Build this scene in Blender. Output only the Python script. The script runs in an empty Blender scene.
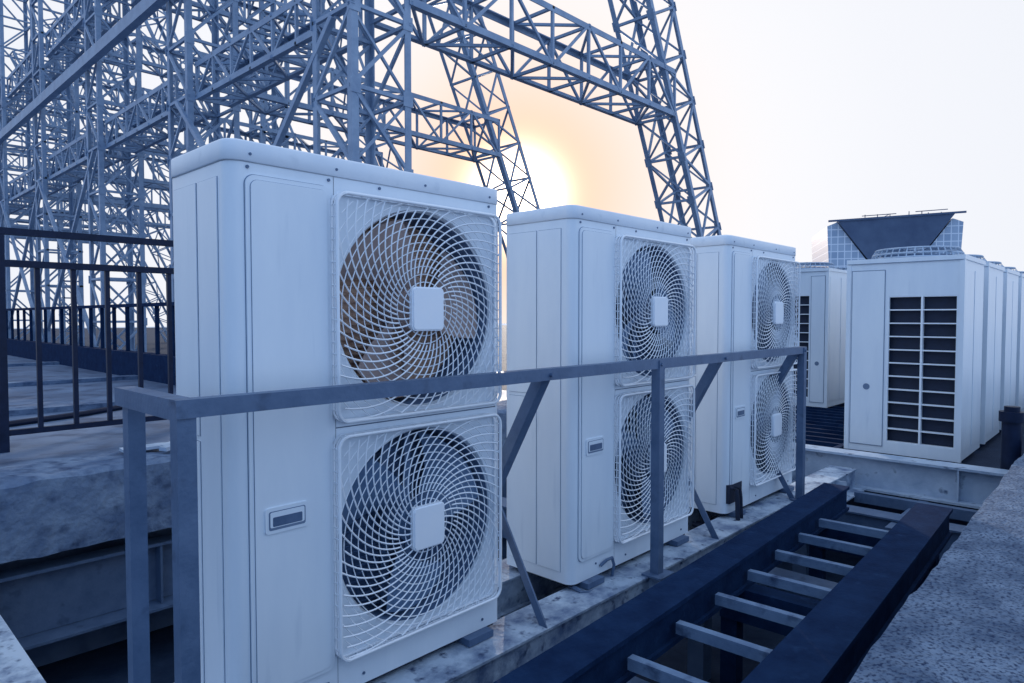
import bpy, bmesh, math, random
from mathutils import Vector, Matrix
random.seed(7)
V=Vector
scene=bpy.context.scene
PI=math.pi
# ---------------------------------------------------------------- materials
def new_mat(name):
    m=bpy.data.materials.new(name); m.use_nodes=True
    nt=m.node_tree; b=nt.nodes['Principled BSDF']
    return m,nt,b
def surf(name,c1,c2,scale=6,rough=(.4,.6),metal=0,stretch=(1,1,1),bump=0.0,bscale=60,lo=.35,hi=.65,detail=8,third=None,spec=.5,tstretch=(1,1,1)):
    m,nt,b=new_mat(name); N=nt.nodes; L=nt.links
    tc=N.new('ShaderNodeTexCoord'); mp=N.new('ShaderNodeMapping'); mp.inputs['Scale'].default_value=stretch
    L.new(tc.outputs['Object'],mp.inputs['Vector'])
    n=N.new('ShaderNodeTexNoise'); n.inputs['Scale'].default_value=scale; n.inputs['Detail'].default_value=detail; n.inputs['Roughness'].default_value=.65
    L.new(mp.outputs[0],n.inputs['Vector'])
    r=N.new('ShaderNodeValToRGB'); r.color_ramp.elements[0].position=lo; r.color_ramp.elements[1].position=hi
    r.color_ramp.elements[0].color=(*c1,1); r.color_ramp.elements[1].color=(*c2,1)
    L.new(n.outputs['Fac'],r.inputs['Fac'])
    col=r.outputs[0]
    if third:
        m3=N.new('ShaderNodeMapping'); m3.inputs['Scale'].default_value=tstretch; L.new(tc.outputs['Object'],m3.inputs['Vector'])
        n3=N.new('ShaderNodeTexNoise'); n3.inputs['Scale'].default_value=third[1]; n3.inputs['Detail'].default_value=6
        L.new(m3.outputs[0],n3.inputs['Vector'])
        r3=N.new('ShaderNodeValToRGB'); r3.color_ramp.elements[0].position=third[2]; r3.color_ramp.elements[1].position=third[3]
        L.new(n3.outputs['Fac'],r3.inputs['Fac'])
        mx=N.new('ShaderNodeMixRGB'); mx.inputs['Color2'].default_value=(*third[0],1)
        L.new(r3.outputs[0],mx.inputs['Fac']); L.new(col,mx.inputs['Color1']); col=mx.outputs[0]
    L.new(col,b.inputs['Base Color'])
    mr=N.new('ShaderNodeMapRange'); mr.inputs['To Min'].default_value=rough[0]; mr.inputs['To Max'].default_value=rough[1]
    L.new(n.outputs['Fac'],mr.inputs['Value']); L.new(mr.outputs[0],b.inputs['Roughness'])
    b.inputs['Metallic'].default_value=metal
    b.inputs['Specular IOR Level'].default_value=spec
    if bump>0:
        nb=N.new('ShaderNodeTexNoise'); nb.inputs['Scale'].default_value=bscale; nb.inputs['Detail'].default_value=6
        L.new(tc.outputs['Object'],nb.inputs['Vector'])
        bp=N.new('ShaderNodeBump'); bp.inputs['Strength'].default_value=bump; bp.inputs['Distance'].default_value=.01
        L.new(nb.outputs['Fac'],bp.inputs['Height']); L.new(bp.outputs[0],b.inputs['Normal'])
    return m
M_white=surf('painted_casing',(.69,.76,.84),(.77,.83,.89),scale=2.2,rough=(.28,.44),stretch=(3,3,.7),lo=.3,hi=.62,third=((.52,.60,.70),7,.64,.95),tstretch=(3,3,.35),bump=.03,bscale=5)
M_lid=surf('painted_lid',(.70,.77,.86),(.80,.85,.91),scale=5,rough=(.35,.5),third=((.50,.58,.68),14,.64,.88))
M_seam=surf('panel_seam',(.12,.18,.29),(.18,.25,.36),scale=9,rough=(.6,.7))
M_wire=surf('grille_wire',(.82,.86,.92),(.87,.90,.94),scale=9,rough=(.3,.45))
M_hub=surf('hub_plate',(.80,.85,.92),(.85,.88,.93),scale=9,rough=(.4,.5))
M_blade=surf('fan_blade',(.10,.18,.31),(.15,.24,.39),scale=6,rough=(.3,.5))
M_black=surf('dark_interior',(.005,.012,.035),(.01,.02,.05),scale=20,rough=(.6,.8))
M_shroud=surf('fan_shroud',(.08,.14,.25),(.11,.18,.31),scale=12,rough=(.5,.7))
M_coil=surf('condenser_coil',(.05,.10,.20),(.11,.18,.32),scale=60,rough=(.5,.7),stretch=(1,1,.1))
M_coilglow=surf('sunglow_coil',(.56,.34,.24),(.70,.47,.34),scale=60,rough=(.4,.6),stretch=(1,1,.1))  # warm sun glow over the first unit's upper fan, painted into the coil colour
M_bladeglow=surf('sunglow_fan_blade',(.34,.25,.23),(.46,.34,.30),scale=6,rough=(.3,.5))  # warm copy of fan_blade, same sun glow put into its colour
M_rail=surf('weathered_steel',(.065,.115,.21),(.105,.165,.275),scale=9,rough=(.42,.6),metal=.1,bump=.12,bscale=90,third=((.03,.055,.11),16,.6,.85))
M_dark=surf('dark_painted_steel',(.006,.018,.055),(.012,.032,.085),scale=10,rough=(.75,.95),bump=.2,bscale=70,third=((.02,.05,.12),18,.6,.85),spec=.03)
M_peel=surf('peeling_paint_steel',(.09,.14,.25),(.42,.51,.62),scale=7,rough=(.6,.85),bump=.4,bscale=50,lo=.34,hi=.58,third=((.035,.06,.13),26,.58,.72),spec=.3)
M_pale=surf('pale_painted_steel',(.30,.39,.52),(.47,.56,.67),scale=6,rough=(.5,.75),bump=.3,bscale=50,third=((.06,.10,.18),12,.60,.72))
M_rung=surf('rung_steel',(.09,.15,.26),(.16,.24,.37),scale=8,rough=(.6,.85),bump=.2,bscale=60,third=((.03,.055,.12),14,.55,.72),spec=.2)
M_lat=surf('lattice_steel',(.17,.25,.38),(.28,.37,.50),scale=5,rough=(.45,.65),metal=.05)
M_blackrail=surf('black_railing_paint',(.005,.012,.035),(.01,.02,.055),scale=15,rough=(.4,.55),spec=.2)
M_conc=surf('parapet_concrete',(.05,.085,.155),(.20,.27,.38),scale=9,rough=(.85,.97),bump=1.0,bscale=55,lo=.3,hi=.7,third=((.018,.035,.085),110,.48,.66),spec=.15)
M_conc2=surf('curb_concrete',(.08,.125,.22),(.19,.26,.37),scale=5,rough=(.8,.95),bump=1.0,bscale=30,third=((.04,.065,.13),14,.50,.74),spec=.1)
M_deck=surf('roof_deck',(.06,.10,.18),(.14,.21,.33),scale=1.3,rough=(.5,.85),bump=.4,bscale=18,third=((.035,.065,.13),4,.5,.7),spec=.3)
M_pit=surf('dark_roofing',(.010,.022,.052),(.025,.045,.085),scale=4,rough=(.7,.9),bump=.5,bscale=30,spec=.1)
M_ground=surf('hazy_ground',(.4,.46,.55),(.5,.56,.64),scale=.02,rough=(.9,1))
# ---------------------------------------------------------------- mesh helpers
def obj(bm,name,mats,parent=None,loc=(0,0,0),smooth=False,rotz=0,flatang=None):
    bmesh.ops.recalc_face_normals(bm,faces=bm.faces)
    me=bpy.data.meshes.new(name); bm.to_mesh(me); bm.free()
    for m in (mats if isinstance(mats,(list,tuple)) else [mats]): me.materials.append(m)
    if smooth:
        for p in me.polygons: p.use_smooth=True
        try: me.set_sharp_from_angle(angle=math.radians(flatang or 35))
        except Exception: pass
    o=bpy.data.objects.new(name,me); scene.collection.objects.link(o)
    o.location=loc; o.rotation_euler[2]=rotz
    if parent: o.parent=parent
    return o
def inst(src,name,parent=None,loc=(0,0,0),rot=(0,0,0)):
    o=bpy.data.objects.new(name,src.data); scene.collection.objects.link(o)
    o.location=loc; o.rotation_euler=rot
    if parent:o.parent=parent
    return o
def empty(name,loc=(0,0,0)):
    e=bpy.data.objects.new(name,None); scene.collection.objects.link(e); e.location=loc; e.empty_display_size=.1
    return e
def seg(bm,p0,p1,u,v,u0,u1,v0,v1,mi=0):
    p0=V(p0);p1=V(p1);u=V(u);v=V(v)
    vs=[bm.verts.new(p+u*a+v*b) for p in (p0,p1) for a,b in ((u0,v0),(u1,v0),(u1,v1),(u0,v1))]
    for f in ((0,1,2,3),(7,6,5,4),(0,4,5,1),(1,5,6,2),(2,6,7,3),(3,7,4,0)):
        fc=bm.faces.new([vs[i] for i in f]); fc.material_index=mi
def box(bm,x0,x1,y0,y1,z0,z1,mi=0):
    seg(bm,(x0,0,0),(x1,0,0),(0,1,0),(0,0,1),y0,y1,z0,z1,mi)
def bar(bm,p0,p1,w,h=None,mi=0):
    p0=V(p0);p1=V(p1);d=(p1-p0).normalized()
    a=V((0,0,1)) if abs(d.z)<.9 else V((0,1,0))
    u=d.cross(a).normalized(); v=u.cross(d).normalized(); h=h or w
    seg(bm,p0,p1,u,v,-w/2,w/2,-h/2,h/2,mi)
def lbar(bm,p0,p1,a,b,w,t,mi=0):
    seg(bm,p0,p1,a,b,0,w,0,t,mi); seg(bm,p0,p1,a,b,0,t,t,w,mi)
def tube(bm,pts,r,n=5,closed=False,mi=0):
    rings=[];m=len(pts)
    for i,p in enumerate(pts):
        a=pts[i-1] if (i>0 or closed) else pts[i]; b=pts[(i+1)%m] if (i<m-1 or closed) else pts[i]
        d=(V(b)-V(a)).normalized()
        ref=V((0,1,0)) if abs(d.y)<.9 else V((0,0,1))
        u=d.cross(ref).normalized(); w=u.cross(d).normalized()
        rings.append([bm.verts.new(V(p)+u*r*math.cos(2*PI*k/n)+w*r*math.sin(2*PI*k/n)) for k in range(n)])
    for i in range(m if closed else m-1):
        A=rings[i];B=rings[(i+1)%m]
        for k in range(n):
            f=bm.faces.new((A[k],A[(k+1)%n],B[(k+1)%n],B[k])); f.material_index=mi
def rrect(hx,hz,r,n=6):
    pts=[]
    for cx,cz,a0 in ((hx-r,hz-r,0),(-hx+r,hz-r,PI/2),(-hx+r,-hz+r,PI),(hx-r,-hz+r,1.5*PI)):
        for k in range(n+1):
            a=a0+PI/2*k/n; pts.append((cx+r*math.cos(a),cz+r*math.sin(a)))
    return pts
def prism(bm,pts,y0,y1,mi=0,plane='xz',c=(0,0)):
    def mk(a,b,y): 
        return V((a+c[0],y,b+c[1])) if plane=='xz' else V((a+c[0],b+c[1],y))
    A=[bm.verts.new(mk(a,b,y0)) for a,b in pts]; B=[bm.verts.new(mk(a,b,y1)) for a,b in pts]
    n=len(pts)
    for f in (bm.faces.new(A),bm.faces.new(B[::-1])): f.material_index=mi
    for i in range(n):
        f=bm.faces.new((A[i],B[i],B[(i+1)%n],A[(i+1)%n])); f.material_index=mi
# ---------------------------------------------------------------- air conditioner (twin fan)
W,D,H=.85,.33,1.35
CR=.022
FC=(.538,(.377,.979)); HR=.266
def make_body():
    bm=bmesh.new(); r=CR
    path=[(.263,0)]
    path+= [(.034+.034*math.cos(1.5*PI-PI/2*k/6), .034+.034*math.sin(1.5*PI-PI/2*k/6)) for k in range(7)]
    path+= [(r+r*math.cos(PI-PI/2*k/6), D-r+r*math.sin(PI-PI/2*k/6)) for k in range(7)]
    path+= [(W-r+r*math.cos(PI/2-PI/2*k/6), D-r+r*math.sin(PI/2-PI/2*k/6)) for k in range(7)]
    path+= [(W-r+r*math.cos(0-PI/2*k/6), r+r*math.sin(0-PI/2*k/6)) for k in range(7)]
    z0,z1=.0,1.302
    A=[bm.verts.new((x,y,z0)) for x,y in path];B=[bm.verts.new((x,y,z1)) for x,y in path]
    for i in range(len(path)-1): bm.faces.new((A[i],A[i+1],B[i+1],B[i]))
    bm.faces.new(A)
    n=72
    for (za,zb,cz) in ((0,.6785,FC[1][0]),(.6815,1.302,FC[1][1])):
        xa,xb=.2645,W-r; cx=FC[0]
        outer=[];inner=[];mid=[];back=[]
        for k in range(n):
            a=2*PI*k/n; c,s=math.cos(a),math.sin(a)
            tx=((xb-cx)/c if c>0 else (xa-cx)/c) if abs(c)>1e-6 else 1e9
            tz=((zb-cz)/s if s>0 else (za-cz)/s) if abs(s)>1e-6 else 1e9
            t=min(tx,tz); outer.append([cx+t*c,cz+t*s])
            inner.append((cx+(HR+.006)*c,0,cz+(HR+.006)*s)); mid.append((cx+HR*c,.010,cz+HR*s)); back.append((cx+HR*c,.15,cz+HR*s))
        for X in (xa,xb):
            for Z in (za,zb):
                k=min(range(n),key=lambda i:(outer[i][0]-X)**2+(outer[i][1]-Z)**2); outer[k]=[X,Z]
        vo=[bm.verts.new((p[0],0,p[1])) for p in outer]
        vi=[bm.verts.new(p) for p in inner]; vm=[bm.verts.new(p) for p in mid]; vb=[bm.verts.new(p) for p in back]
        for k in range(n):
            j=(k+1)%n
            bm.faces.new((vo[k],vo[j],vi[j],vi[k])); bm.faces.new((vi[k],vi[j],vm[j],vm[k]))
            f=bm.faces.new((vm[k],vm[j],vb[j],vb[k])); f.material_index=1
    box(bm,.268,W-r-.004,.004,.010,.665,.695,2)
    box(bm,.2600,.2680,.003,.008,.01,1.29,2)
    return bm
def make_trim():
    bm=bmesh.new()
    def plate(cx,cz,hx,hz,y0,y1,r=.02,mi=0): prism(bm,rrect(hx,hz,r),y0,y1,mi,'xz',(cx,cz))
    plate(.145,.675,.1085,.602,-.0008,.004,.024,3)
    plate(.145,.675,.1065,.600,-.0060,.004,.022)
    plate(.145,.675,.097,.590,-.0068,.004,.018,3)
    plate(.145,.675,.0958,.589,-.0090,.004,.017)
    plate(.125,.487,.054,.030,-.013,.004,.008)
    plate(.125,.487,.046,.022,-.0140,.004,.005,3)
    plate(.125,.489,.043,.018,-.0146,.004,.004)
    plate(.125,.484,.037,.011,-.0152,.004,.003,2)
    for y0,y1,z0,z1 in ((.05,.155,.04,1.27),(.165,.30,.04,.66),(.165,.30,.675,1.27)):
        seg(bm,(0,y0,0),(0,y1,0),(1,0,0),(0,0,1),-.003,.004,z0,z1,0)
        seg(bm,(0,y0-.0015,0),(0,y1+.0015,0),(1,0,0),(0,0,1),-.0008,.004,z0-.0015,z1+.0015,3)
    seg(bm,(W,.05,0),(W,.30,0),(1,0,0),(0,0,1),-.004,.003,.04,1.27,0)
    for x,z in ((.045,1.292),(.25,1.292),(.40,1.292),(.80,1.292),(.145,.045),(.34,.028),(.77,.028)):
        prism(bm,[(.004*math.cos(a*PI/4),.004*math.sin(a*PI/4)) for a in range(8)],-.003,0,2,'xz',(x,z))
    for x in (.06,W-.16):
        box(bm,x,x+.10,-.03,D+.03,-.022,-.001,2)
    box(bm,.02,W-.02,.012,D-.01,-.012,.0005,1)
    return bm
def make_lid():
    bm=bmesh.new(); e=.005
    def ring(hx,hy,r,z): return [bm.verts.new((p[0]+W/2,p[1]+D/2,z)) for p in rrect(hx,hy,r,6)]
    R=[ring(W/2+e-.002,D/2+e-.002,.034,1.303),ring(W/2+e,D/2+e,.036,1.305),ring(W/2+e,D/2+e,.036,1.345),ring(W/2+e-.0015,D/2+e-.0015,.035,1.3485),ring(W/2+e-.005,D/2+e-.005,.032,1.350),ring(W/2-.016,D/2-.016,.022,1.350),ring(W/2-.020,D/2-.020,.020,1.354)]
    n=len(R[0])
    for a,b in zip(R,R[1:]):
        for k in range(n): bm.faces.new((a[k],a[(k+1)%n],b[(k+1)%n],b[k]))
    bm.faces.new(R[0][::-1]); bm.faces.new(R[-1])
    for x in (.05,.27,.55,.80):
        prism(bm,[(.0035*math.cos(a*PI/4),.0035*math.sin(a*PI/4)) for a in range(8)],-e-.002,0,1,'xz',(x,1.320))
    return bm
def make_grille():
    bm=bmesh.new(); hs=.283
    def yb(r): return -.026+.006*max(0,1-(r/.30)**2)
    for y,rr in ((-.030,.0048),(-.003,.004),(-.017,.0022)):
        tube(bm,[(a,y,b) for a,b in rrect(hs,hs,.03,5)],rr,6,True)
    m=18
    for i in range(m+1):
        t=-hs+.03+(2*hs-.06)*i/m
        for p in ((t,hs),(t,-hs),(hs,t),(-hs,t)):
            tube(bm,[(p[0],-.030,p[1]),(p[0],0,p[1])],.0016,4)
    lim=hs-.003
    def inside(x,z):
        ax,az=abs(x),abs(z)
        if ax>lim or az>lim: return False
        c=lim-.03
        if ax>c and az>c: return (ax-c)**2+(az-c)**2<.03**2
        return True
    ns=52
    for k in range(ns):
        a0=2*PI*k/ns; rs=.055 if k%2==0 else .10
        pts=[]; r=rs
        while r<.42:
            a=a0-.95*((r-.05)/.25)**.95 if r>.0501 else a0
            x,z=r*math.cos(a),r*math.sin(a)
            if not inside(x,z): break
            pts.append((x,yb(r),z)); r+=.014
        if len(pts)>1: tube(bm,pts,.0023,4)
    r=.074
    while r<.385:
        n=96; run=[]; pts=[(r*math.cos(2*PI*k/n),yb(r)+.003,r*math.sin(2*PI*k/n)) for k in range(n)]
        ok=[inside(p[0],p[2]) for p in pts]
        if all(ok): tube(bm,pts,.0015,4,True)
        else:
            st=next((i for i in range(n) if not ok[i]),0)
            for j in range(n+1):
                i=(st+j)%n
                if ok[i]: run.append(pts[i])
                else:
                    if len(run)>1: tube(bm,run,.0015,4)
                    run=[]
        r+=.0215
    return bm
def make_hub():
    bm=bmesh.new(); prism(bm,rrect(.056,.060,.014,4),-.034,-.018,0,'xz')
    bmesh.ops.recalc_face_normals(bm,faces=bm.faces)
    ed=[e for e in bm.edges if all(abs(v.co.y+.034)<1e-5 for v in e.verts)]
    bmesh.ops.bevel(bm,geom=ed,offset=.004,segments=2,affect='EDGES')
    return bm
def make_fan():
    bm=bmesh.new()
    prism(bm,[(.06*math.cos(a*PI/16),.06*math.sin(a*PI/16)) for a in range(32)],.03,.11,0,'xz')
    for b in range(3):
        a0=2*PI*b/3+.4; g=[]
        for i in range(9):
            rr=.05+(.25-.05)*i/8; sp=.75+.45*i/8; row=[]
            for j in range(9):
                t=j/8; a=a0+sp*t+ .35*i/8
                row.append((rr*math.cos(a),.03+.075*t-.012*math.sin(PI*t),rr*math.sin(a)))
            g.append([bm.verts.new(p) for p in row])
        for i in range(8):
            for j in range(8): bm.faces.new((g[i][j],g[i+1][j],g[i+1][j+1],g[i][j+1]))
    return bm
def make_coil():
    bm=bmesh.new()
    prism(bm,[(.275*math.cos(a*PI/24),.275*math.sin(a*PI/24)) for a in range(48)],.152,.157,0,'xz')
    for i in range(-12,13):
        z=i*.021; h=math.sqrt(max(0,.262**2-z*z))
        if h>.03: tube(bm,[(-h,.145,z),(h,.145,z)],.004,5)
    box(bm,-.05,-.03,.118,.13,-.255,.255,1); box(bm,.03,.05,.118,.13,-.255,.255,1)
    return bm
src={}
def ac_unit(x0,warm=False,valve=False):
    e=empty('air_conditioner',(x0,1.47,-.957))
    def part(key,fn,mats,loc=(0,0,0),rot=(0,0,0),smooth=True,nm=None,ang=35):
        if key not in src:
            o=obj(fn(),nm or key,mats,e,loc,smooth,0,ang); o.rotation_euler=rot; src[key]=o
        else: o=inst(src[key],nm or key,e,loc,rot)
        return o
    part('casing',make_body,[M_white,M_shroud,M_seam]); part('service_panel',make_trim,[M_white,M_black,M_rail,M_seam],smooth=False); part('lid',make_lid,[M_lid,M_rail],smooth=True,ang=50)
    for i,z in enumerate(FC[1]):
        s=('lower','upper')[i]; l=(FC[0],0,z)
        part('grille',make_grille,M_wire,l,(0,0,0),nm='grille_'+s,ang=60)
        part('hub',make_hub,M_hub,l,nm='hub_plate_'+s)
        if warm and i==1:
            obj(make_coil(),'coil_'+s,[M_coilglow,M_bladeglow],e,l)
            o=obj(make_fan(),'fan_'+s,M_bladeglow,e,l,True); o.rotation_euler=(0,1.1,0)
        else:
            part('coil',make_coil,[M_coil,M_blade],l,nm='coil_'+s,smooth=False)
            part('fan',make_fan,M_blade,l,(0,random.uniform(0,2),0),nm='fan_'+s)
    bm=bmesh.new()
    if valve:
        for k,(dx,rad) in enumerate(((.03,.012),(.07,.008))):
            tube(bm,[(dx,-.002,.13),(dx,-.04,.12),(dx,-.045,.08),(dx+.01,-.045,-.03),(dx+.02,-.02,-.09),(dx+.02,.2,-.10)],rad,8)
        box(bm,.015,.15,-.012,.01,.05,.14)
        obj(bm,'valve_and_pipes',M_black,e,smooth=True)
    else:
        tube(bm,[(.03,.03,-.012),(.03,-.02,-.02),(.05,-.035,-.03),(.12,-.035,-.035)],.008,8)
        tube(bm,[(.17,-.004,.03),(.19,-.018,.05),(.225,-.018,.05),(.235,-.02,.02),(.235,-.01,-.03)],.006,8)
        obj(bm,'drain_pipe',M_rail,e,smooth=True)
    return e
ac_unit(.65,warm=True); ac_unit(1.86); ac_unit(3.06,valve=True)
# ---------------------------------------------------------------- support beams under units
bm=bmesh.new()
def channel(bm,x0,x1,y,zt,h=.12,out=.07,t=.008):
    box(bm,x0,x1,y,y+t,zt-h,zt-t-.0005); box(bm,x0+.001,x1-.001,y-.012,y+.15,zt-t,zt)
    box(bm,x0+.002,x1-.002,y-out,y+.02,zt-h-t,zt-h-.0005)
channel(bm,.2,4.68,1.365,-.982)
channel(bm,.2,4.68,1.73,-.982,out=.02)
for x in (1.0,2.2,3.4,4.3):
    box(bm,x,x+.008,1.30,1.364,-1.10,-.992)
obj(bm,'steel_support_beam',M_peel)
bm=bmesh.new()
for x in (.3,1.62,2.82,4.1):
    box(bm,x,x+.10,.45,3.46,-1.30,-1.12)
    box(bm,x-.02,x+.12,.451,3.459,-1.115,-1.105)
for x in (.35,1.67,2.87,4.15):
    for y in (.9,1.5,3.0): box(bm,x-.04,x+.04,y-.04,y+.04,-1.75,-1.3005)
obj(bm,'steel_cross_beam',M_rail)
# ---------------------------------------------------------------- guard rail in front
bm=bmesh.new(); zr=-.158; Y=1.33
X=V((1,0,0));Yv=V((0,1,0));Z=V((0,0,1))
lbar(bm,(.485,Y,zr),(3.70,Y,zr),Yv,-Z,.036,.004)
def post(x,y,zb,w=.036,sx=1):
    lbar(bm,(x,y,zb),(x,y,zr-.0045),X*sx,Yv,w,.004)
post(.487,Y+.004,-1.7,.036); post(2.205,Y-.005,-.99); post(3.655,Y-.005,-.99)
post(.50,1.655,-1.7,.036)
lbar(bm,(.487,Y+.04,zr-.001),(.487,1.70,zr-.001),X,-Z,.040,.004)
for x in (1.566,2.735,3.62):
    lbar(bm,(x,Y+.012,zr-.02),(x,1.80,-1.0),X,V((0,.87,.5)),.038,.004)
    lbar(bm,(x+.03,Y+.05,-1.0),(x+.03,1.72,-.42),X,V((0,-.8,.5)),.03,.004)
for x in (2.205,3.655): box(bm,x-.03,x+.07,Y-.035,Y+.05,-.9815,-.974)
for x in (1.58,2.22,2.75,3.67):
    prism(bm,[(.007*math.cos(a*PI/3),.007*math.sin(a*PI/3)) for a in range(6)],Y-.010,Y,0,'xz',(x,zr-.020))
obj(bm,'steel_guard_rail',M_rail)
# ---------------------------------------------------------------- ladder-like frame lying in front
e=empty('steel_ladder_frame',(0,0,0)); e.location=(0,.598,-.85); e.rotation_euler[2]=math.radians(2.4)
bm=bmesh.new()
def ibeam(bm,x0,x1,y0,y1,zt,h):
    box(bm,x0,x1,y0,y1,zt-.014,zt)
    box(bm,x0+.002,x1-.002,y0+.012,y1-.012,zt-h+.0145,zt-.0145); box(bm,x0,x1,y0,y1,zt-h,zt-h+.014)
ibeam(bm,.2,3.62,.325,.445,0,.12); ibeam(bm,.2,3.50,-.13,.01,0,.12)
obj(bm,'side_beams',M_dark,e)
bm=bmesh.new()
x=.42
while x<3.3:
    box(bm,x,x+.026,.0125,.3225,-.062,-.052); box(bm,x,x+.004,.0125,.3225,-.085,-.0625)
    x+=.27
obj(bm,'rungs',M_rung,e)
bm=bmesh.new()
for x in (.9,2.3,3.3):
    box(bm,x,x+.08,-.10,.42,-.24,-.1205)
    for y in (-.06,.36): box(bm,x+.01,x+.07,y,y+.06,-.9,-.2405)
obj(bm,'supports',M_dark,e)
# ---------------------------------------------------------------- parapet
bm=bmesh.new()
nx,ny=180,16
g=[]; wob=0
for i in range(nx+1):
    row=[]; wob=.6*wob+random.uniform(-.004,.004)
    for j in range(ny+1):
        x=-1.5+i*.06; y=-.45+(.385+.45+.018*x)*j/ny
        z=-.70+random.uniform(-.003,.003)
        if j==ny: y+=wob; z-=.008
        row.append(bm.verts.new((x,y,z)))
    g.append(row)
for i in range(nx):
    for j in range(ny): bm.faces.new((g[i][j],g[i+1][j],g[i+1][j+1],g[i][j+1]))
for i in range(nx):
    a,b=g[i][ny],g[i+1][ny]
    c=bm.verts.new((b.co.x,b.co.y+.006,-2.2)); d=bm.verts.new((a.co.x,a.co.y+.006,-2.2)); bm.faces.new((a,b,c,d))
    a,b=g[i][0],g[i+1][0]
    c=bm.verts.new((b.co.x,b.co.y,-2.2)); d=bm.verts.new((a.co.x,a.co.y,-2.2)); bm.faces.new((a,d,c,b))
bmesh.ops.remove_doubles(bm,verts=bm.verts,dist=.0005)
obj(bm,'concrete_parapet',M_conc,smooth=True,flatang=50)
# ---------------------------------------------------------------- decks and ground
bm=bmesh.new(); box(bm,-30,60,-.46,70,-1.9,-1.7); obj(bm,'roof',M_pit)
bm=bmesh.new(); box(bm,-30,4.74,3.86,69,-1.69,-.72); obj(bm,'roof_terrace',M_deck)
bm=bmesh.new(); box(bm,4.86,59,.42,69,-1.69,-1.0); obj(bm,'roof_deck',M_pit)
bm=bmesh.new(); box(bm,-3000,3000,-3000,3000,-40.2,-40); obj(bm,'ground',M_ground)
bm=bmesh.new(); box(bm,-29,59,-.44,68,-39.9,-1.91); obj(bm,'building_block',M_conc2)
bm=bmesh.new()
N=90
sec=[(3.86,-.69),(3.52,-.695),(3.48,-.715),(3.472,-.86),(3.475,-1.04),(3.86,-1.04)]
prev=None
for i in range(N+1):
    x=-3+i*.086
    row=[bm.verts.new((x,y+random.uniform(-.008,.008),z+random.uniform(-.008,.008))) for y,z in sec]
    if prev:
        for k in range(6): bm.faces.new((prev[k],prev[(k+1)%6],row[(k+1)%6],row[k]))
    else: bm.faces.new(row)
    prev=row
bm.faces.new(prev[::-1])
obj(bm,'concrete_curb',M_conc2,smooth=True,flatang=40)
bm=bmesh.new()
box(bm,-3,4.7,3.60,3.612,-1.42,-1.14); box(bm,-3,4.7,3.54,3.65,-1.135,-1.12); box(bm,-3,4.7,3.48,3.66,-1.435,-1.4225)
for x in (-.2,.5,1.2,1.9,2.6,3.4): box(bm,x,x+.01,3.53,3.599,-1.42,-1.136)
obj(bm,'steel_edge_beam',M_rail)
bm=bmesh.new(); box(bm,.36,.47,1.1,3.46,-1.08,-1.07); box(bm,.41,.42,1.1,3.46,-1.20,-1.0805); 
obj(bm,'steel_floor_beam',M_peel)
bm=bmesh.new()
box(bm,4.70,4.85,.42,3.85,-.91,-.895); box(bm,4.76,4.775,.42,3.85,-1.10,-.9105); box(bm,4.68,4.86,.42,3.85,-1.115,-1.1005)
for y in (.8,1.8,2.8): box(bm,4.705,4.7595,y,y+.01,-1.10,-.9105)
obj(bm,'painted_steel_beam',M_pale)
bm=bmesh.new()
box(bm,4.45,4.5,.5,1.30,-1.14,-1.08); box(bm,3.9,4.69,.52,.58,-1.2,-1.12); box(bm,3.95,4.69,.95,1.0,-1.2,-1.12)
obj(bm,'steel_brace_beam',M_rail)
# ---------------------------------------------------------------- black railing on curb
bm=bmesh.new(); yf=4.42
for z,h,w in ((.455,.035,.05),(.285,.035,.045),(-.62,.03,.03)): box(bm,-2.5,3.3,yf-w/2,yf+w/2,z-h/2,z+h/2)
x=-2.50; k=0
while x<3.3:
    if k%7==5: box(bm,x-.025,x+.025,yf-.024,yf+.026,-.72,.4365)
    else: box(bm,x-.0115,x+.0115,yf-.012,yf+.012,-.6045,.267)
    x+=.17; k+=1
obj(bm,'metal_railing',M_blackrail)
bm=bmesh.new()
bar(bm,(1.25,3.62,-.67),(2.0,3.95,-.60),.05,.02); bar(bm,(1.1,3.75,-.672),(1.9,3.7,-.662),.09,.014)
obj(bm,'timber_offcuts',M_pale)
bm=bmesh.new()
tube(bm,[(-.5,4.2,-.70),(.4,5.2,-.70),(1.4,5.6,-.70),(2.6,6.4,-.70),(3.2,8,-.70)],.02,8)
obj(bm,'cable_conduit',M_blackrail,smooth=True)
bm=bmesh.new()
for y in (6,8.5,12): box(bm,-6,3.0,y,y+.18,-.7195,-.68)
obj(bm,'roof_kerb_strip',M_conc2)
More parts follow.
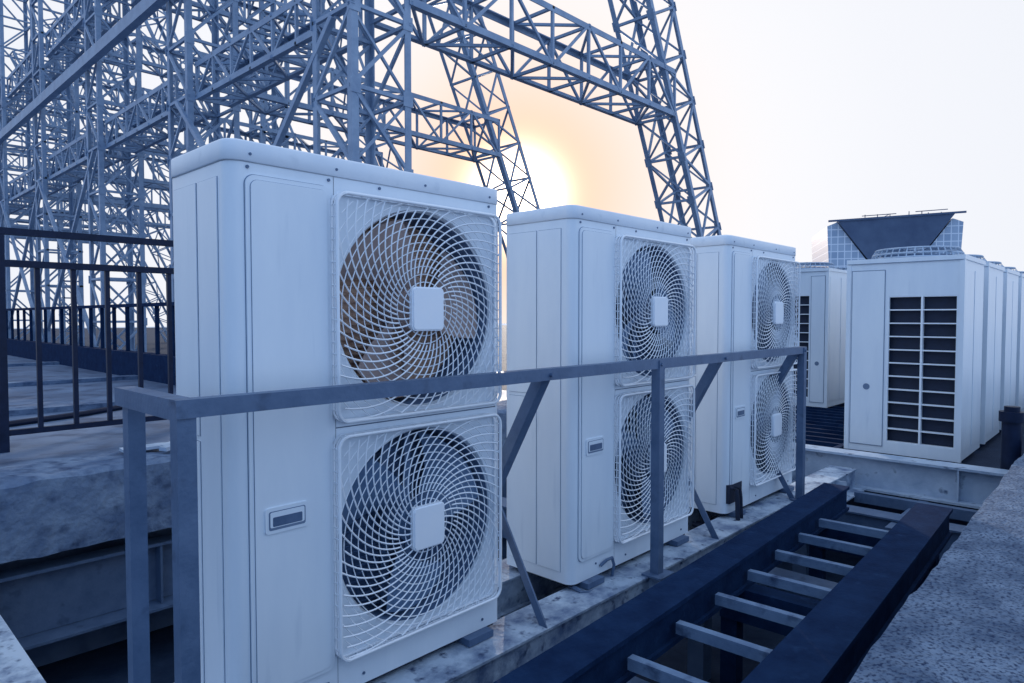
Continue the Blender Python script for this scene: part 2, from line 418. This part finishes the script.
# ---------------------------------------------------------------- lattice steelwork
def lattice(bm,p0,p1,u,w,ch=.065,br=.032,xb=True):
    p0=V(p0);p1=V(p1); d=(p1-p0); Ln=d.length; d.normalize()
    u=V(u); u=(u-d*u.dot(d)).normalized(); v=d.cross(u).normalized()
    h=w/2
    for a in (-1,1):
        for b in (-1,1):
            lbar(bm,p0+u*a*h+v*b*h,p1+u*a*h+v*b*h,u*-a,v*-b,ch,.012)
    n=max(1,round(Ln/(w*1.05))); st=Ln/n; q=h-.016
    for i in range(n+1):
        c=p0+d*st*i
        for s in (-1,1):
            bar(bm,c+u*-h+v*s*q,c+u*h+v*s*q,br); bar(bm,c+v*-h+u*s*q,c+v*h+u*s*q,br*.97)
            if i<n:
                c2=c+d*st; f=1 if (i%2==0) else -1
                bar(bm,c+u*-h*f+v*s*(q+.004),c2+u*h*f+v*s*(q+.004),br*.9)
                bar(bm,c+v*h*f+u*s*(q+.004),c2+v*-h*f+u*s*(q+.004),br*.88)
                if xb: bar(bm,c+u*h*f+v*s*(q-.02),c2+u*-h*f+v*s*(q-.02),br*.7)
    if xb:
        for i in range(n+1):
            c=p0+d*st*i
            for a in (-1,1):
                for s in (-1,1):
                    cc=c+u*a*(h-.035)+v*s*(h+.002)
                    seg(bm,cc-d*.06,cc+d*.06,u,v,-.05,.05,-.004,.004)
ys=[5.0,8.3,11.6,14.9,18.2,21.5,24.8,28.1]
def legx(z): return 10.16-.49*(z+.7)
for k,y in enumerate(ys):
    bm=bmesh.new(); far=k>2
    lattice(bm,(3.4,y,-.72),(3.4,y,9),X,.6,xb=not far)
    lattice(bm,(legx(-1),y,-1.0),(legx(9),y,9),Yv,.6,xb=k==0)
    lattice(bm,(3.7,y,3.0),(legx(3.0)-.2,y,3.0),Yv,.62,xb=False)
    if k>0:
        lattice(bm,(3.7,y,5.3),(legx(5.3)-.2,y,5.3),Yv,.55,xb=False)
    if k in (2,6):
        lattice(bm,(5.9,y,-.98),(5.9,y,8.5),X,.5,xb=False)
    if k<len(ys)-1:
        y2=ys[k+1]
        for z in ((2.7,4.9) if k<5 else (2.7,)): lattice(bm,(3.4,y+.3,z),(3.4,y2-.3,z),X,.42,.06,.028,xb=False)
        if k in(0,2,3): bar(bm,(3.1,y,-.5),(3.1,y2,2.5),.05); bar(bm,(3.12,y2,-.5),(3.12,y,2.5),.05)
        seg(bm,(3.0,y,3.75),(3.0,y2,3.75),X,Z,-.05,.05,-.08,.08)
    obj(bm,'steel_lattice_frame',M_lat)
bm=bmesh.new(); box(bm,2.7,2.85,7.0,60,-.72,-.42)
x=7.1
while x<59: box(bm,2.75,2.79,x,x+.03,-.4195,.12); x+=.5
box(bm,2.74,2.80,7,60,.1205,.16); obj(bm,'terrace_fence',M_dark)
# ---------------------------------------------------------------- large condensing units
def big_unit(x,y0,sc=1.0,mirror=False,zb=-.95):
    e=empty('rooftop_condenser_unit',(x,y0,zb)); w,d,h=.70*sc,.72*sc,1.325*sc
    bm=bmesh.new()
    ya,yb=(.19,.63) if mirror else (.035*sc,.43*sc)
    za,zb2=.085*sc,1.09*sc
    for (a,b,c,f) in ((0,ya,0,h),(yb,w,0,h),(ya,yb,0,za),(ya,yb,zb2,h)):
        box(bm,0,.02,a,b,c,f)
    box(bm,.0205,d,0,.02,0,h); box(bm,.0205,d,w-.02,w,0,h); box(bm,d-.02,d-.0005,.0205,w-.0205,0,h); box(bm,.0205,d-.021,.0205,w-.0205,h-.02,h-.001)
    box(bm,-.008,d+.008,-.008,w+.008,h,h+.03)
    box(bm,.05,.34*sc,-.004,-.0005,.06,h-.06); box(bm,.37*sc,d-.04,-.004,-.0005,.06,h-.06)
    a0,a1=(.03,.17) if mirror else (.46*sc,w-.03)
    box(bm,-.006,-.0005,a0,a1,.05,h-.05)
    box(bm,-.006,.03,-.007,.022,.0,h-.001); box(bm,-.006,.03,w-.022,w+.007,.0,h-.001)
    obj(bm,'casing',M_white,e)
    bm=bmesh.new()
    for zz in (.05,h-.05): box(bm,-.0065,-.0003,a0-.002,a1+.002,zz-.003,zz+.0015)
    for yy in (a0,a1): box(bm,-.0062,-.0002,yy-.003,yy+.0005,.05,h-.05)
    cy0=(a0+a1)/2
    v=[bm.verts.new((-.0085,cy0+.022*math.cos(a*PI/8),.46+.022*math.sin(a*PI/8))) for a in range(16)]
    bm.faces.new(v)
    box(bm,-.0095,-.0081,.0,w,h-.004,h-.0005)
    obj(bm,'panel_gaps',M_seam,e)
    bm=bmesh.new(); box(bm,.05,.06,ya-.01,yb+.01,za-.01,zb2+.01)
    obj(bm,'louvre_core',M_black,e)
    bm=bmesh.new(); rows=11
    for i in range(rows+1):
        z=za+(zb2-za)*i/rows
        box(bm,.002,.04,ya+.0005,yb-.0005,z-.004,z+.004)
    c=(ya+yb)/2; box(bm,-.001,.041,c-.006,c+.006,za,zb2)
    obj(bm,'louvre_bars',M_wire,e)
    bm=bmesh.new(); z=h+.03; R0=.29*sc; cx,cy=d/2,w/2
    for rr,zz in ((R0,z+.01),(R0*.97,z+.04),(R0*.9,z+.075),(R0*.5,z+.085),(R0*.25,z+.087)):
        tube(bm,[(cx+rr*math.cos(2*PI*k/40),cy+rr*math.sin(2*PI*k/40),zz) for k in range(40)],.006,4,True)
    for k in range(36):
        a=2*PI*k/36; tube(bm,[(cx+rr*math.cos(a),cy+rr*math.sin(a),zz) for rr,zz in ((R0,z),(R0*.97,z+.04),(R0*.9,z+.075),(R0*.3,z+.085))],.004,4)
    prism(bm,[(R0*.8*math.cos(a*PI/20),R0*.8*math.sin(a*PI/20)) for a in range(40)],z,z+.03,1,'xy',(cx,cy))
    obj(bm,'top_fan_guard',[M_pale,M_shroud],e)
    bm=bmesh.new(); box(bm,-.03,d+.03,.04,.12,-.05,-.0005); box(bm,-.03,d+.03,w-.12,w-.04,-.05,-.0005)
    obj(bm,'skids',M_dark,e)
    return e
for i in range(6): big_unit(5.18+i*.88,.88)
for i in range(3): big_unit(7.37+i*1.0,2.44,1.08,True)
for i in range(2): big_unit(8.6+i*1.0,3.6,1.05,True)
bm=bmesh.new()
for i in range(14): box(bm,4.95+i*.2,4.99+i*.2,1.65,3.6,-.985,-.955)
box(bm,4.9,7.7,1.62,1.66,-.99,-.95); box(bm,4.9,7.7,3.6,3.64,-.99,-.95)
obj(bm,'floor_grating',M_dark)
bm=bmesh.new()
def cyl(bm,c,r,z0,z1,n=24): prism(bm,[(r*math.cos(2*PI*a/n),r*math.sin(2*PI*a/n)) for a in range(n)],z0,z1,0,'xy',c)
cyl(bm,(4.93,.58),.05,-1.0,-.62); cyl(bm,(4.93,.58),.065,-.6195,-.56); cyl(bm,(4.93,.58),.04,-.5595,-.53)
obj(bm,'roof_vent_pipe',M_blackrail,smooth=True)
# ---------------------------------------------------------------- distant building
def grid_glass():
    m,nt,b=new_mat('curtain_wall'); N=nt.nodes;L=nt.links
    tc=N.new('ShaderNodeTexCoord'); br=N.new('ShaderNodeTexBrick'); mp=N.new('ShaderNodeMapping')
    mp.inputs['Rotation'].default_value=(PI/2,0,0)
    L.new(tc.outputs['Object'],mp.inputs['Vector']); L.new(mp.outputs[0],br.inputs['Vector'])
    br.offset=0; br.inputs['Scale'].default_value=1; br.inputs['Brick Width'].default_value=1.1; br.inputs['Row Height'].default_value=1.2; br.inputs['Mortar Size'].default_value=.08
    br.inputs['Color1'].default_value=(.26,.34,.46,1); br.inputs['Color2'].default_value=(.36,.44,.55,1); br.inputs['Mortar'].default_value=(.62,.68,.76,1)
    L.new(br.outputs['Color'],b.inputs['Base Color']); b.inputs['Roughness'].default_value=.25
    return m
M_glass=grid_glass()
M_sof=surf('soffit_cladding',(.06,.09,.16),(.09,.13,.21),scale=.3,rough=(.6,.8),spec=.2)
e=empty('office_building',(122.4,30.7,0)); e.rotation_euler[2]=math.radians(43.4-90-16); e.scale=(.93,.93,1)
bm=bmesh.new(); box(bm,-9.6,9.6,0,18,-40,8)
for s in (-1,1):
    P=[(s*10.2,8.001),(s*10.6,15.0),(s*9.0,15.6),(s*3.2,8.001)]
    prism(bm,P,-.6,18)
obj(bm,'glass_walls',M_glass,e)
bm=bmesh.new()
v=[bm.verts.new(p) for p in ((-9.0,-1.6,15.7),(9.0,-1.6,16.2),(3.1,-.7,8.2),(-3.0,-.7,8.2),(-9.0,17,15.7),(9.0,17,16.2),(3.1,17,8.2),(-3,17,8.2))]
for f in ((0,1,2,3),(4,7,6,5),(0,4,5,1),(0,3,7,4),(1,5,6,2),(3,2,6,7)): bm.faces.new([v[i] for i in f])
obj(bm,'inverted_canopy',M_sof,e)
bm=bmesh.new()
bar(bm,(-10.6,-1.7,15.7),(10.6,-1.7,16.4),.3)
for x in (-4,-2,0,3,5,6,8): bar(bm,(x,2,15.8),(x,2,17+.3*(x%2)),.12)
bar(bm,(-4.5,2,16.8),(1,2,17),.12); bar(bm,(4,2,17.2),(9,2,17.4),.12); bar(bm,(-2,2,16),(0,2,17),.1)
obj(bm,'roof_edge',M_sof,e)
# ---------------------------------------------------------------- sun, sky, camera
az=math.radians(43.0); el=math.radians(10)
sd=V((math.cos(az)*math.cos(el),math.sin(az)*math.cos(el),math.sin(el)))
sun=bpy.data.lights.new('sun','SUN'); sun.energy=2.6; sun.angle=math.radians(.5); sun.color=(1,.90,.80)
so=bpy.data.objects.new('sun',sun); scene.collection.objects.link(so); so.rotation_euler=sd.to_track_quat('Z','Y').to_euler(); so.location=sd*50
w=bpy.data.worlds.new('World'); scene.world=w; w.use_nodes=True; nt=w.node_tree; N=nt.nodes; L=nt.links
bg=N['Background']; bg.inputs['Strength'].default_value=1.0
sky=N.new('ShaderNodeTexSky'); sky.sky_type='NISHITA'; sky.sun_disc=False; sky.sun_elevation=el; sky.sun_rotation=PI/2-az; sky.dust_density=2
tc=N.new('ShaderNodeTexCoord')
dp=N.new('ShaderNodeVectorMath'); dp.operation='DOT_PRODUCT'; dp.inputs[1].default_value=sd
nm=N.new('ShaderNodeVectorMath'); nm.operation='NORMALIZE'
L.new(tc.outputs['Generated'],nm.inputs[0]); L.new(nm.outputs[0],dp.inputs[0])
mr=N.new('ShaderNodeMapRange'); mr.inputs['From Min'].default_value=-1; L.new(dp.outputs['Value'],mr.inputs['Value'])
rp=N.new('ShaderNodeValToRGB'); cr=rp.color_ramp
cr.elements[0].position=0; cr.elements[0].color=(.34,.57,1.0,1)
cr.elements[1].position=1; cr.elements[1].color=(1.03,1.03,1.05,1)
for p,c in ((.45,(.60,.83,1.22)),(.68,(.82,.92,1.08)),(.84,(.85,.89,.97)),(.94,(.93,.945,1.0))):
    q=cr.elements.new(p); q.color=(*c,1)
L.new(mr.outputs[0],rp.inputs['Fac'])
sc=N.new('ShaderNodeVectorMath'); sc.operation='SCALE'; sc.inputs['Scale'].default_value=.05; L.new(sky.outputs[0],sc.inputs[0])
mx=N.new('ShaderNodeMixRGB'); mx.blend_type='MIX'; mx.inputs['Fac'].default_value=.985
L.new(sc.outputs[0],mx.inputs['Color1']); L.new(rp.outputs[0],mx.inputs['Color2'])
mxm=N.new('ShaderNodeMath'); mxm.operation='MAXIMUM'; mxm.inputs[1].default_value=0; L.new(dp.outputs['Value'],mxm.inputs[0])
pw=N.new('ShaderNodeMath'); pw.operation='POWER'; pw.inputs[1].default_value=55; L.new(mxm.outputs[0],pw.inputs[0])
m2=N.new('ShaderNodeMixRGB'); m2.inputs['Color2'].default_value=(1.15,.68,.42,1)
L.new(pw.outputs[0],m2.inputs['Fac']); L.new(mx.outputs[0],m2.inputs['Color1'])
pw2=N.new('ShaderNodeMath'); pw2.operation='POWER'; pw2.inputs[1].default_value=900; L.new(mxm.outputs[0],pw2.inputs[0])
m3=N.new('ShaderNodeMixRGB'); m3.inputs['Color2'].default_value=(9,7.5,5.6,1)
L.new(pw2.outputs[0],m3.inputs['Fac']); L.new(m2.outputs[0],m3.inputs['Color1'])
L.new(m3.outputs[0],bg.inputs['Color'])
cam=bpy.data.cameras.new('camera'); co=bpy.data.objects.new('camera',cam); scene.collection.objects.link(co)
cam.lens=23.7; cam.sensor_width=36; cam.clip_start=.02; cam.clip_end=6000
co.rotation_euler=(math.radians(90-2.08),0,math.radians(43.4-90)); scene.camera=co
scene.view_settings.view_transform='Standard'; scene.view_settings.look='None'; scene.view_settings.exposure=0
